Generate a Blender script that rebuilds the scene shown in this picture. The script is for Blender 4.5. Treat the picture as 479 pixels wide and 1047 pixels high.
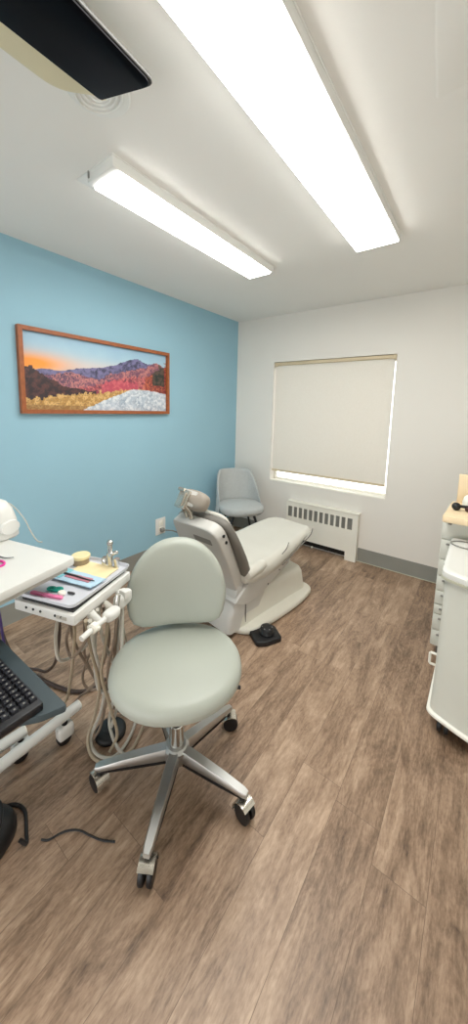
import bpy, bmesh, math, random
from mathutils import Vector, Matrix, noise
random.seed(7)
for o in list(bpy.data.objects): bpy.data.objects.remove(o, do_unlink=True)
S = bpy.context.scene
COL = S.collection
PI = math.pi

# ---------------------------------------------------------------- camera, world, exposure
CAM_Z = 1.4441
FOCAL, PITCH, ROLL, YAW = 341.287, 0.128773, 0.024486, 0.64035
def make_camera():
    F = Vector((-math.sin(YAW)*math.cos(PITCH), math.cos(YAW)*math.cos(PITCH), -math.sin(PITCH)))
    R = Vector((math.cos(YAW), math.sin(YAW), 0)); U = R.cross(F)
    c, s = math.cos(ROLL), math.sin(ROLL)
    R2 = c*R + s*U; U2 = -s*R + c*U
    cd = bpy.data.cameras.new('camera'); co = bpy.data.objects.new('camera', cd); COL.objects.link(co)
    m = Matrix((R2, U2, -F)).transposed().to_4x4(); m.translation = (0, 0, CAM_Z)
    co.matrix_world = m
    cd.sensor_fit = 'VERTICAL'; cd.sensor_height = 36; cd.sensor_width = 36
    cd.lens = FOCAL/1047*36; cd.shift_y = -0.0585; cd.clip_start = 0.02
    S.camera = co
make_camera()
S.view_settings.view_transform = 'Standard'; S.view_settings.look = 'None'
S.view_settings.gamma = 1; S.view_settings.use_curve_mapping = False
S.view_settings.exposure = 0.68
W = bpy.data.worlds.new('daylight'); S.world = W; W.use_nodes = True
bg = W.node_tree.nodes['Background']; bg.inputs[0].default_value = (1.0, .99, .97, 1); bg.inputs[1].default_value = 2.1
LAMP = 14.0            # ceiling panels
S.cycles.max_bounces = 10; S.cycles.diffuse_bounces = 6

# ---------------------------------------------------------------- materials
def lin(h):
    h = h.lstrip('#'); out = []
    for i in (0, 2, 4):
        c = int(h[i:i+2], 16)/255
        out.append(c/12.92 if c <= .04045 else ((c+.055)/1.055)**2.4)
    return out
def mat(name, col, rough=.5, metal=0, var=.04, scale=6, bump=0, bscale=60, spec=.5, trans=0, sheen=0, coat=0):
    m = bpy.data.materials.new(name); m.use_nodes = True
    nt = m.node_tree; b = nt.nodes['Principled BSDF']
    c = lin(col) if isinstance(col, str) else col
    tc = nt.nodes.new('ShaderNodeTexCoord')
    nz = nt.nodes.new('ShaderNodeTexNoise'); nz.inputs['Scale'].default_value = scale; nz.inputs['Detail'].default_value = 4
    nt.links.new(tc.outputs['Object'], nz.inputs['Vector'])
    cr = nt.nodes.new('ShaderNodeValToRGB')
    cr.color_ramp.elements[0].position = .3; cr.color_ramp.elements[1].position = .7
    cr.color_ramp.elements[0].color = (*[max(0, x*(1-var)) for x in c], 1)
    cr.color_ramp.elements[1].color = (*[min(1, x*(1+var)) for x in c], 1)
    nt.links.new(nz.outputs['Fac'], cr.inputs['Fac']); nt.links.new(cr.outputs['Color'], b.inputs['Base Color'])
    b.inputs['Roughness'].default_value = rough; b.inputs['Metallic'].default_value = metal
    b.inputs['Specular IOR Level'].default_value = spec
    b.inputs['Transmission Weight'].default_value = trans
    b.inputs['Sheen Weight'].default_value = sheen; b.inputs['Coat Weight'].default_value = coat
    if bump:
        n2 = nt.nodes.new('ShaderNodeTexNoise'); n2.inputs['Scale'].default_value = bscale; n2.inputs['Detail'].default_value = 3
        nt.links.new(tc.outputs['Object'], n2.inputs['Vector'])
        bp = nt.nodes.new('ShaderNodeBump'); bp.inputs['Strength'].default_value = bump; bp.inputs['Distance'].default_value = .002
        nt.links.new(n2.outputs['Fac'], bp.inputs['Height']); nt.links.new(bp.outputs['Normal'], b.inputs['Normal'])
    return m
def emit(name, col, strength):
    m = bpy.data.materials.new(name); m.use_nodes = True; nt = m.node_tree
    nt.nodes.remove(nt.nodes['Principled BSDF'])
    e = nt.nodes.new('ShaderNodeEmission'); e.inputs[0].default_value = (*lin(col), 1); e.inputs[1].default_value = strength
    nt.links.new(e.outputs[0], nt.nodes['Material Output'].inputs[0]); return m
def floor_mat():
    m = bpy.data.materials.new('wood_plank_floor'); m.use_nodes = True; nt = m.node_tree; N = nt.nodes; L = nt.links
    b = N['Principled BSDF']
    def math_(op, a, bb=None, c=None):
        n = N.new('ShaderNodeMath'); n.operation = op
        for i, v in enumerate((a, bb, c)):
            if v is None: continue
            if isinstance(v, (int, float)): n.inputs[i].default_value = v
            else: L.new(v, n.inputs[i])
        return n.outputs[0]
    tc = N.new('ShaderNodeTexCoord'); sx = N.new('ShaderNodeSeparateXYZ'); L.new(tc.outputs['Object'], sx.inputs[0])
    px = math_('DIVIDE', sx.outputs['X'], .155); xi = math_('FLOOR', px); xf = math_('FRACT', px)
    w1 = N.new('ShaderNodeTexWhiteNoise'); w1.noise_dimensions = '1D'; L.new(xi, w1.inputs['W'])
    py = math_('ADD', math_('DIVIDE', sx.outputs['Y'], 1.2), w1.outputs['Value']); yi = math_('FLOOR', py); yf = math_('FRACT', py)
    cm = N.new('ShaderNodeCombineXYZ'); L.new(xi, cm.inputs[0]); L.new(yi, cm.inputs[1])
    w2 = N.new('ShaderNodeTexWhiteNoise'); w2.noise_dimensions = '2D'; L.new(cm.outputs[0], w2.inputs['Vector'])
    # grain coordinates: stretched along the plank, shifted per plank
    def coords(kx, ky):
        c = N.new('ShaderNodeCombineXYZ'); L.new(math_('MULTIPLY', sx.outputs['X'], kx), c.inputs[0])
        L.new(math_('MULTIPLY', sx.outputs['Y'], ky), c.inputs[1]); L.new(math_('MULTIPLY', w2.outputs['Value'], 40), c.inputs[2]); return c.outputs[0]
    def nz(vec, sc, det, rough=.6, dist=0):
        n = N.new('ShaderNodeTexNoise'); n.inputs['Scale'].default_value = sc; n.inputs['Detail'].default_value = det
        n.inputs['Roughness'].default_value = rough; n.inputs['Distortion'].default_value = dist; L.new(vec, n.inputs['Vector']); return n.outputs['Fac']
    grain = nz(coords(50, 3.6), 1.0, 7, .7, .8)
    blotch = nz(coords(11, 3.0), 1.0, 7, .64, 1.6)
    fine = nz(coords(150, 45), 1.0, 4)
    big = N.new('ShaderNodeTexNoise'); big.inputs['Scale'].default_value = 2.2; big.inputs['Detail'].default_value = 3; L.new(tc.outputs['Object'], big.inputs['Vector'])
    v = math_('ADD', math_('MULTIPLY', w2.outputs['Value'], .10), math_('MULTIPLY', grain, .34))
    v = math_('ADD', v, math_('MULTIPLY', blotch, .50)); v = math_('ADD', v, math_('MULTIPLY', fine, .26))
    v = math_('ADD', v, math_('MULTIPLY', big.outputs['Fac'], .14))
    cr = N.new('ShaderNodeValToRGB'); els = cr.color_ramp.elements
    els[0].position = .47; els[0].color = (*lin('#47382d'), 1)
    els[1].position = .82; els[1].color = (*lin('#bca28a'), 1)
    e = els.new(.58); e.color = (*lin('#7a6350'), 1)
    e = els.new(.68); e.color = (*lin('#9a806a'), 1)
    L.new(v, cr.inputs['Fac'])
    # seams
    ex = math_('MINIMUM', xf, math_('SUBTRACT', 1, xf)); ey = math_('MINIMUM', yf, math_('SUBTRACT', 1, yf))
    seam = math_('MINIMUM', math_('MULTIPLY', ex, (.155/.0011)), math_('MULTIPLY', ey, (1.2/.0011)))
    seam = math_('MINIMUM', seam, 1)
    mx = N.new('ShaderNodeMix'); mx.data_type = 'RGBA'; L.new(seam, mx.inputs['Factor'])
    mx.inputs['A'].default_value = (*lin('#5e4b3d'), 1); L.new(cr.outputs['Color'], mx.inputs['B'])
    L.new(mx.outputs['Result'], b.inputs['Base Color'])
    L.new(math_('ADD', math_('MULTIPLY', grain, .2), .3), b.inputs['Roughness'])
    b.inputs['Specular IOR Level'].default_value = .45
    bp = N.new('ShaderNodeBump'); bp.inputs['Strength'].default_value = .25; bp.inputs['Distance'].default_value = .001
    L.new(math_('ADD', math_('MULTIPLY', grain, .4), seam), bp.inputs['Height']); L.new(bp.outputs['Normal'], b.inputs['Normal'])
    return m
def fabric_blind():
    m = bpy.data.materials.new('blind_fabric'); m.use_nodes = True; nt = m.node_tree; N = nt.nodes; L = nt.links
    N.remove(N['Principled BSDF'])
    tc = N.new('ShaderNodeTexCoord'); nz = N.new('ShaderNodeTexNoise'); nz.inputs['Scale'].default_value = 90; L.new(tc.outputs['Object'], nz.inputs['Vector'])
    cr = N.new('ShaderNodeValToRGB'); cr.color_ramp.elements[0].color = (*lin('#ece8e0'), 1); cr.color_ramp.elements[1].color = (*lin('#f2efe8'), 1)
    L.new(nz.outputs['Fac'], cr.inputs['Fac'])
    d = N.new('ShaderNodeBsdfDiffuse'); t = N.new('ShaderNodeBsdfTranslucent'); mx = N.new('ShaderNodeMixShader'); mx.inputs[0].default_value = .22
    L.new(cr.outputs[0], d.inputs[0]); L.new(cr.outputs[0], t.inputs[0]); L.new(d.outputs[0], mx.inputs[1]); L.new(t.outputs[0], mx.inputs[2])
    L.new(mx.outputs[0], N['Material Output'].inputs[0]); return m
def art_mat():
    m = bpy.data.materials.new('landscape_print'); m.use_nodes = True; nt = m.node_tree; b = nt.nodes['Principled BSDF']
    a = nt.nodes.new('ShaderNodeVertexColor'); a.layer_name = 'print'
    nt.links.new(a.outputs['Color'], b.inputs['Base Color']); b.inputs['Roughness'].default_value = .45
    return m

M = {
 'blue': mat('blue_wall_paint', '#96bfd1', .75, var=.015, scale=2, bump=.06, bscale=160),
 'white_wall': mat('white_wall_paint', '#e6e3dd', .8, var=.012, scale=2, bump=.05, bscale=160),
 'ceiling': mat('ceiling_paint', '#e9e8e4', .85, var=.015, scale=1.5, bump=.1, bscale=120),
 'base': mat('grey_vinyl_base', '#807f78', .6, var=.04),
 'floor': floor_mat(),
 'blind': fabric_blind(),
 'headrail': mat('headrail', '#cfc0a2', .55),
 'trimwhite': mat('white_trim', '#eeece2', .5, var=.02),
 'lampbody': mat('lamp_body', '#e6e7e4', .5, var=.02),
 'diffuser': emit('lamp_diffuser', '#fffdf7', LAMP),
 'woodframe': mat('red_brown_wood_frame', '#98562f', .5, var=.18, scale=30),
 'art': art_mat(),
 'vinyl': mat('sage_vinyl', '#a9aea5', .42, var=.02, bump=.12, bscale=300),
 'grey_fab': mat('light_grey_fabric', '#b4b8b8', .8, var=.04, scale=40, bump=.15, bscale=400),
 'darkleg': mat('dark_leg', '#1f2022', .5),
 'black': mat('black_plastic', '#101114', .45),
 'blackgloss': mat('black_gloss_screen', '#04050b', .35, spec=.08),
 'alu': mat('polished_aluminium', '#c2c2c0', .42, metal=1, var=.05),
 'chrome': mat('chrome', '#d6d6d2', .14, metal=1, var=.03),
 'hood': mat('caster_hood', '#c9c3b8', .25, metal=.85),
 'dental_white': mat('dental_shell', '#c8c6c1', .42, var=.02),
 'dental_base': mat('dental_base', '#d9d6ca', .42, var=.02),
 'dental_pad': mat('dental_pad', '#cdcbc2', .5, var=.02, bump=.1, bscale=250),
 'taupe': mat('taupe_upholstery', '#75716b', .55, var=.04),
 'taupe_light': mat('taupe_headrest', '#978e83', .55, var=.04),
 'bezel': mat('bezel_grey', '#3c3b3a', .5),
 'label_grey': mat('grey_label', '#85847f', .5),
 'cream': mat('cream_plastic', '#d9cfae', .5, var=.04),
 'white': mat('white_plastic', '#dcdcd8', .42, var=.02),
 'offwhite': mat('cart_white', '#d3d4cb', .42, var=.02),
 'lip': mat('cart_lip', '#b9b9a6', .45),
 'maple': mat('maple_laminate', '#e8d2ae', .45, var=.05, scale=14),
 'grille': mat('grille_grey', '#95958f', .6),
 'slate': mat('slate_board', '#3a474d', .6),
 'keydark': mat('keyboard_black', '#15151b', .45),
 'key': mat('keycap', '#26272e', .4),
 'hose_tan': mat('hose_tan', '#a3957f', .5),
 'hose_grey': mat('hose_grey', '#b8b4aa', .45),
 'hose_brown': mat('hose_brown', '#7d6d5e', .5),
 'cable_black': mat('cable_black', '#1a1718', .5),
 'cable_brown': mat('cable_brown', '#3b2c25', .5),
 'cable_purple': mat('cable_purple', '#4b3c80', .5),
 'tray': mat('tray_lilac', '#d4d6de', .35, var=.02),
 'paper_yellow': mat('paper_yellow', '#efdcae', .7),
 'pouch_teal': mat('pouch_teal', '#7fc2cf', .35),
 'pouch_blue': mat('pouch_blue', '#b5d3e6', .35),
 'pinkdark': mat('pouch_pink', '#c08290', .5),
 'pink': mat('pink', '#f080ae', .4),
 'magenta': mat('magenta', '#e2389c', .4),
 'teal': mat('teal', '#19a08e', .45),
 'skin_cream': mat('lid_cream', '#e6d7a8', .5),
 'glass': mat('window_glass', '#ffffff', .02, trans=1, var=0),
 'steel': mat('instrument_steel', '#5a5c60', .35, metal=1),
 'redbrown': mat('red_brown', '#4a302c', .5),
}

# ---------------------------------------------------------------- mesh helpers
def finish(bm, name, m, parent=None, smooth=True, ang=38, loc=None):
    bmesh.ops.remove_doubles(bm, verts=bm.verts, dist=1e-6)
    bmesh.ops.recalc_face_normals(bm, faces=bm.faces)
    if smooth:
        lim = math.radians(ang)
        for e in bm.edges:
            if len(e.link_faces) == 2: e.smooth = e.calc_face_angle(0) < lim
        for f in bm.faces: f.smooth = True
    me = bpy.data.meshes.new(name)
    if loc is not None: bmesh.ops.translate(bm, verts=bm.verts, vec=-Vector(loc))
    bm.to_mesh(me); bm.free()
    me.materials.append(m)
    o = bpy.data.objects.new(name, me); COL.objects.link(o)
    if parent: o.parent = parent
    if loc is not None: o.location = loc
    return o
def B(): return bmesh.new()
def merge(dst, src, mx=None):
    if mx is not None: bmesh.ops.transform(src, matrix=mx, verts=src.verts)
    me = bpy.data.meshes.new('tmp'); src.to_mesh(me); src.free(); dst.from_mesh(me); bpy.data.meshes.remove(me)
def box(bm, x0, x1, y0, y1, z0, z1, bev=0, seg=2, mx=None):
    t = bmesh.new(); bmesh.ops.create_cube(t, size=1)
    bmesh.ops.transform(t, matrix=Matrix.Translation(((x0+x1)/2, (y0+y1)/2, (z0+z1)/2)) @ Matrix.Diagonal((x1-x0, y1-y0, z1-z0, 1)), verts=t.verts)
    if bev: bmesh.ops.bevel(t, geom=t.edges[:], offset=bev, segments=seg, affect='EDGES', profile=.5)
    merge(bm, t, mx); return bm
def prism(bm, pts, z0, z1, bev=0, seg=2, mx=None):
    t = bmesh.new(); a = [t.verts.new((p[0], p[1], z0)) for p in pts]; b = [t.verts.new((p[0], p[1], z1)) for p in pts]
    n = len(pts); t.faces.new(a[::-1]); t.faces.new(b)
    for i in range(n): t.faces.new((a[i], a[(i+1) % n], b[(i+1) % n], b[i]))
    bmesh.ops.recalc_face_normals(t, faces=t.faces)
    if bev: bmesh.ops.bevel(t, geom=[e for e in t.edges if e.calc_face_angle(0) > .6], offset=bev, segments=seg, affect='EDGES', profile=.5)
    merge(bm, t, mx); return bm
def round_poly(pts, r, n=5):
    out = []; N = len(pts)
    for i in range(N):
        p = Vector(pts[i][:2]); a = Vector(pts[i-1][:2]); b = Vector(pts[(i+1) % N][:2])
        rr = r[i] if isinstance(r, (list, tuple)) else r
        da = (a-p); db = (b-p); k = min(rr, da.length*.45, db.length*.45)
        s = p + da.normalized()*k; e = p + db.normalized()*k
        for j in range(n+1):
            t = j/n; out.append(tuple((1-t)**2*s + 2*t*(1-t)*p + t*t*e))
    return out
def loft(bm, rings, cap=True, mx=None, closed=True):
    t = bmesh.new(); R = [[t.verts.new(p) for p in r] for r in rings]; n = len(rings[0])
    for a, b in zip(R[:-1], R[1:]):
        for i in range(n if closed else n-1): t.faces.new((a[i], a[(i+1) % n], b[(i+1) % n], b[i]))
    if cap and closed: t.faces.new(R[0][::-1]); t.faces.new(R[-1])
    merge(bm, t, mx); return bm
def lathe(bm, prof, n=24, mx=None):
    rings = [[(r*math.cos(2*PI*i/n), r*math.sin(2*PI*i/n), z) for i in range(n)] for r, z in prof]
    return loft(bm, rings, True, mx)
def spline(pts, k=8):
    P = [Vector(p) for p in pts]
    if len(P) < 3: return P
    out = []; Q = [2*P[0]-P[1]] + P + [2*P[-1]-P[-2]]
    for i in range(1, len(Q)-2):
        p0, p1, p2, p3 = Q[i-1:i+3]
        for j in range(k):
            t = j/k
            out.append(.5*((2*p1) + (p2-p0)*t + (2*p0-5*p1+4*p2-p3)*t*t + (3*p1-p0-3*p2+p3)*t**3))
    out.append(P[-1]); return out
def tube(bm, pts, r, n=8, mx=None, smooth=True, k=8, r1=None):
    P = spline(pts, k) if smooth else [Vector(p) for p in pts]
    rings = []; nrm = None; L = len(P)
    for i, p in enumerate(P):
        d = (P[min(i+1, L-1)] - P[max(i-1, 0)]).normalized()
        if nrm is None: nrm = d.orthogonal().normalized()
        nrm = (nrm - d*nrm.dot(d)); nrm = nrm.normalized() if nrm.length > 1e-6 else d.orthogonal().normalized()
        bi = d.cross(nrm); rr = r if r1 is None else r + (r1-r)*i/(L-1)
        rings.append([tuple(p + rr*(math.cos(2*PI*j/n)*nrm + math.sin(2*PI*j/n)*bi)) for j in range(n)])
    return loft(bm, rings, True, mx)
def torus(bm, c, R, r, n=28, m=8, mx=None, ry=None, a0=0, a1=2*PI):
    full = abs(a1-a0-2*PI) < 1e-6; pts = []
    ry = R if ry is None else ry
    for i in range(n + (0 if full else 1)):
        a = a0 + (a1-a0)*i/n; pts.append(Vector((c[0]+R*math.cos(a), c[1]+ry*math.sin(a), c[2])))
    rings = []
    for i, p in enumerate(pts):
        d = (pts[(i+1) % len(pts)] - pts[i-1]) if full else (pts[min(i+1, n)] - pts[max(i-1, 0)])
        d.normalize(); u = Vector((0, 0, 1)); s = d.cross(u)
        rings.append([tuple(p + r*(math.cos(2*PI*j/m)*s + math.sin(2*PI*j/m)*u)) for j in range(m)])
    if full: rings.append(rings[0])
    t = bmesh.new(); loft(t, rings, not full); merge(bm, t, mx); return bm
def pad(bm, outline, t, r, mx=None, dome=0, n=4, udome=0, fn=None):
    """rounded cushion over a convex outline in XY, thickness t in Z from 0 to t"""
    c = sum((Vector(p[:2]) for p in outline), Vector((0, 0)))/len(outline)
    rings = []
    def ring(inset, z, s=1):
        out = []
        for p in outline:
            d = Vector(p[:2])-c; l = d.length; q = c + d*(max(l-inset, 0)/l)*s; out.append((q.x, q.y, z))
        rings.append(out)
    for s in (.25, .55, .8): ring(r, -udome*(1-s*s), s)
    for i in range(n+1):
        a = -PI/2 + (PI/2)*i/n; ring(r*(1-math.cos(a)), r*(1+math.sin(a)))
    for i in range(n+1):
        a = (PI/2)*i/n; ring(r*(1-math.cos(a)), t-r+r*math.sin(a))
    for s in (.9, .75, .55, .3, .1): ring(r, t + dome*(1-s*s), s)
    tb = bmesh.new(); loft(tb, rings)
    if fn:
        for v in tb.verts: v.co = fn(v.co)
    merge(bm, tb, mx); return bm
def ell(rx, ry, n=32, p=2.0, c=(0, 0)):
    out = []
    for i in range(n):
        a = 2*PI*i/n; ca, sa = math.cos(a), math.sin(a)
        out.append((c[0]+rx*math.copysign(abs(ca)**(2/p), ca), c[1]+ry*math.copysign(abs(sa)**(2/p), sa)))
    return out
def axis(p, q):
    d = (Vector(q)-Vector(p)); return Matrix.Translation(p) @ d.to_track_quat('Z', 'Y').to_matrix().to_4x4()
def thing(name, label, cat, loc=(0, 0, 0), rz=0, group=None):
    o = bpy.data.objects.new(name, None); COL.objects.link(o); o.location = loc; o.rotation_euler = (0, 0, rz)
    o.empty_display_size = .1
    return tag(o, label, cat, group)
def tag(o, label, cat, group=None):
    o['label'] = label; o['category'] = cat
    if group: o['group'] = group
    return o
def struct(o, label=None, cat=None):
    o['kind'] = 'structure'
    if label: o['label'] = label
    if cat: o['category'] = cat
    return o
def dup(root, loc, rz=None, label=None):
    r = root.copy(); COL.objects.link(r); r.location = loc
    if rz is not None: r.rotation_euler = (0, 0, rz)
    if label: r['label'] = label
    for ch in list(root.children):
        c = ch.copy(); COL.objects.link(c); c.parent = r
        for g in list(ch.children):
            d = g.copy(); COL.objects.link(d); d.parent = c
    return r

# ---------------------------------------------------------------- the room
XL, XR, YF, YN, CH = -2.391, .62, 3.234, -1.3, 2.44
WL, WR, WB, WT = -1.894, -.664, .65, 1.955
struct(finish(box(B(), XL-.1, XR+.1, YN-.1, YF+.15, -.08, 0), 'floor', M['floor'], smooth=False), 'brown wood plank floor of the treatment room', 'floor')
struct(finish(box(B(), XL-.1, XR+.1, YN-.1, YF+.15, CH, CH+.08), 'ceiling', M['ceiling'], smooth=False), 'white painted ceiling with two bright light panels', 'ceiling')
struct(finish(box(B(), XL-.1, XL, YN-.1, YF+.15, 0, CH), 'wall_left', M['blue'], smooth=False), 'light blue painted wall carrying the landscape picture', 'wall')
struct(finish(box(B(), XR, XR+.1, YN-.1, YF+.15, 0, CH), 'wall_right', M['white_wall'], smooth=False), 'white wall at the end of the maple counter', 'wall')
bm = B()   # unseen wall; its wide low opening is added to let daylight in
box(bm, XL, -2.25, YN-.1, YN, 0, CH); box(bm, .5, XR, YN-.1, YN, 0, CH); box(bm, -2.25, .5, YN-.1, YN, 1.2, CH)
struct(finish(bm, 'wall_near', M['white_wall'], smooth=False), 'unseen white wall opposite the window with a wide low opening added for daylight', 'wall')
bm = B()
box(bm, XL, WL, YF, YF+.15, 0, CH); box(bm, WR, XR, YF, YF+.15, 0, CH)
box(bm, WL, WR, YF, YF+.15, 0, WB); box(bm, WL, WR, YF, YF+.15, WT, CH)
struct(finish(bm, 'wall_far', M['white_wall'], smooth=False), 'white wall with the blind-covered window', 'wall')
def cove(bm, run, prof, ax):
    rings = []
    for s in run: rings.append([((s, y, z) if ax == 'x' else (y, s, z)) for y, z in prof])
    return loft(bm, rings)
prof = [(0, 0), (.014, 0), (.012, .004), (.0045, .016), (.004, .128), (.0015, .132), (0, .132)]
bm = B(); cove(bm, (XL+.005, -1.66), [(YF-a, z) for a, z in prof], 'x'); cove(bm, (-.872, XR), [(YF-a, z) for a, z in prof], 'x')
struct(finish(bm, 'baseboard_far', M['base']), 'dark grey cove baseboard under the window wall', 'baseboard')
struct(finish(cove(B(), (YN, YF-.005), [(XL+a, z) for a, z in prof], 'y'), 'baseboard_left', M['base']), 'dark grey cove baseboard along the blue wall', 'baseboard')
# pale sealant bead at the foot of the far baseboard
struct(finish(box(B(), -.87, XR, YF-.02, YF-.012, 0, .006, .002), 'trim_1', M['lip']), 'thin pale bead along the foot of the far baseboard', 'trim')
# access panel in the ceiling
bm = B(); prism(bm, round_poly([(-.222, 1.334), (.20, 1.30), (.20, .75), (-.175, .80)], .01, 2), CH-.004, CH, .002)
struct(finish(bm, 'trim_2', M['ceiling']), 'square access panel faintly outlined in the ceiling', 'trim')

# window: frame, glass, sill
win = struct(bpy.data.objects.new('window_1', None), 'window behind the lowered cream blind', 'window'); COL.objects.link(win); win.location = (0, 0, 0)
bm = B(); f0, f1 = YF+.09, YF+.14
box(bm, WL, WL+.022, f0, f1, WB, WT, .006); box(bm, WR-.022, WR, f0, f1, WB, WT, .006)
box(bm, WL, WR, f0, f1, WB, WB+.03, .006); box(bm, WL, WR, f0, f1, WT-.05, WT, .006)
finish(bm, 'window_frame', M['trimwhite'], win)
for a, b in ((WL+.022, WR-.022),):
    finish(box(B(), a, b, YF+.113, YF+.119, WB+.03, WT-.05), 'window_pane', M['glass'], win, smooth=False)
bm = B(); box(bm, WL, WR, YF+.005, YF+.09, WB-.002, WB+.012, .003)
finish(bm, 'window_sill', M['trimwhite'], win)
# roller blind in the recess
t = thing('roller_blind', 'cream roller blind lowered over the window', 'blind', ((WL+WR)/2, YF+.045, WT))
cx, cy, cz = t.location
def rel(o, t):
    o.location = o.location - t.location; return o
bm = B(); box(bm, WL+.004, WR-.004, YF+.012, YF+.075, WT-.036, WT-.003, .006)
box(bm, WL+.004, WL+.03, YF+.008, YF+.078, WT-.044, WT-.002, .004); box(bm, WR-.03, WR-.004, YF+.008, YF+.078, WT-.044, WT-.002, .004)
rel(finish(bm, 'headrail', M['headrail'], t), t)
bm = B(); tb = B(); lathe(tb, [(.016, 0), (.016, WR-WL-.03)], 16, axis((WL+.015, YF+.045, WT-.045), (WR-.015, YF+.045, WT-.045))); merge(bm, tb)
rel(finish(bm, 'roller', M['trimwhite'], t), t)
bm = B(); box(bm, WL+.008, WR-.018, YF+.028, YF+.030, .775, WT-.04)
rel(finish(bm, 'fabric', M['blind'], t, smooth=False), t)
bm = B(); box(bm, WL+.008, WR-.018, YF+.020, YF+.036, .762, .784, .005)
rel(finish(bm, 'hem_bar', M['headrail'], t), t)

# ---------------------------------------------------------------- ceiling lights
def ceiling_light(x0, x1, y0, y1, label, lip=.01):
    t = thing('ceiling_light', label, 'ceiling light', ((x0+x1)/2, (y0+y1)/2, CH), 0, 'long ceiling light panels')
    w, l = (x1-x0)/2, (y1-y0)/2
    bm = B()
    box(bm, -w, w, -l, l, -.046, 0, .004)
    finish(bm, 'housing', M['lampbody'], t)
    bm = B(); box(bm, -w-lip, w+.004, -l-.004, l+.03, -.005, 0, .002)
    finish(bm, 'mounting_trim', M['lampbody'], t)
    bm = B(); box(bm, -w+.006, w-.006, -l+.03, l-.03, -.056, -.044, .004)
    finish(bm, 'diffuser', M['diffuser'], t)
    return t
ceiling_light(-.712, -.474, .40, 2.15, 'wide glowing ceiling light panel running over the middle of the room')
l2 = ceiling_light(-1.475, -1.287, .87, 2.14, 'shorter narrow glowing ceiling light panel near the blue wall', lip=.082)
finish(box(B(), -.085, -.075, -.64, -.62, -.03, 0, .003), 'clip', M['label_grey'], l2)

# ceiling screen with its cream housing and ribbed mount
t = thing('ceiling_screen', 'black glossy panel with cream housing hung from the ceiling', 'ceiling screen', (-.9, .3, CH))
def PT(x, y): return (x+.9, y-.3)
sc = round_poly([PT(-.959, .613), PT(-.801, .671), PT(-.775, .10), PT(-.975, .07)], [.01, .03, .01, .01])
finish(prism(B(), sc, -.14, -.134, .002), 'screen', M['blackgloss'], t)
sc2 = round_poly([PT(-.963, .62), PT(-.797, .680), PT(-.772, .09), PT(-.98, .06)], [.015, .03, .01, .01])
finish(prism(B(), sc2, -.134, -.122, .004, 3), 'bezel', M['bezel'], t)
hs = round_poly([PT(-1.085, .55), PT(-.975, .66), PT(-.955, .07), PT(-1.085, .05)], [.05, .02, .02, .02])
finish(prism(B(), hs, -.105, 0, .02, 3), 'housing', M['cream'], t)
finish(prism(B(), round_poly([PT(-.96, .40), PT(-.91, .42), PT(-.91, .12), PT(-.96, .12)], .01), -.124, 0, .004), 'ceiling_mount', M['lampbody'], t)
bm = B()
for i in range(4): torus(bm, (-.185, .385, -.012), .030+.017*i, .0045, 32, 6, ry=.026+.014*i)
lathe(bm, [(.095, -.010), (.10, -.006), (.10, 0), (.01, 0)], 32, Matrix.Translation((-.185, .385, 0)))
finish(bm, 'ribbed_collar', M['lampbody'], t)
# ---------------------------------------------------------------- landscape picture
PY0, PY1, PZ0, PZ1 = .900, 2.141, 1.382, 1.931
t = thing('framed_picture', 'wide wood-framed landscape picture on the blue wall', 'picture', (XL, (PY0+PY1)/2, PZ0))
hw, hh, fw = (PY1-PY0)/2, PZ1-PZ0, .026
bm = B()
def fr(bm, a, b, inn):  # mitred bar
    pass
outer = [(-hw, 0), (hw, 0), (hw, hh), (-hw, hh)]; inner = [(-hw+fw, fw), (hw-fw, fw), (hw-fw, hh-fw), (-hw+fw, hh-fw)]
for i in range(4):
    a, b, c, d = outer[i], outer[(i+1) % 4], inner[(i+1) % 4], inner[i]
    q = bmesh.new()
    v0 = [q.verts.new((.001, p[0], p[1])) for p in (a, b, c, d)]; v1 = [q.verts.new((.038, p[0], p[1])) for p in (a, b, c, d)]
    q.faces.new(v0[::-1]); q.faces.new(v1)
    for k in range(4): q.faces.new((v0[k], v0[(k+1) % 4], v1[(k+1) % 4], v1[k]))
    merge(bm, q)
fo = finish(bm, 'frame', M['woodframe'], t, smooth=False)
def fbm(x, y, s, seed=0): return noise.fractal(Vector((x*s, y*s, seed)), .9, 2.1, 5)
def mixc(a, b, k): k = min(1, max(0, k)); return [a[i]+(b[i]-a[i])*k for i in range(3)]
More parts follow.
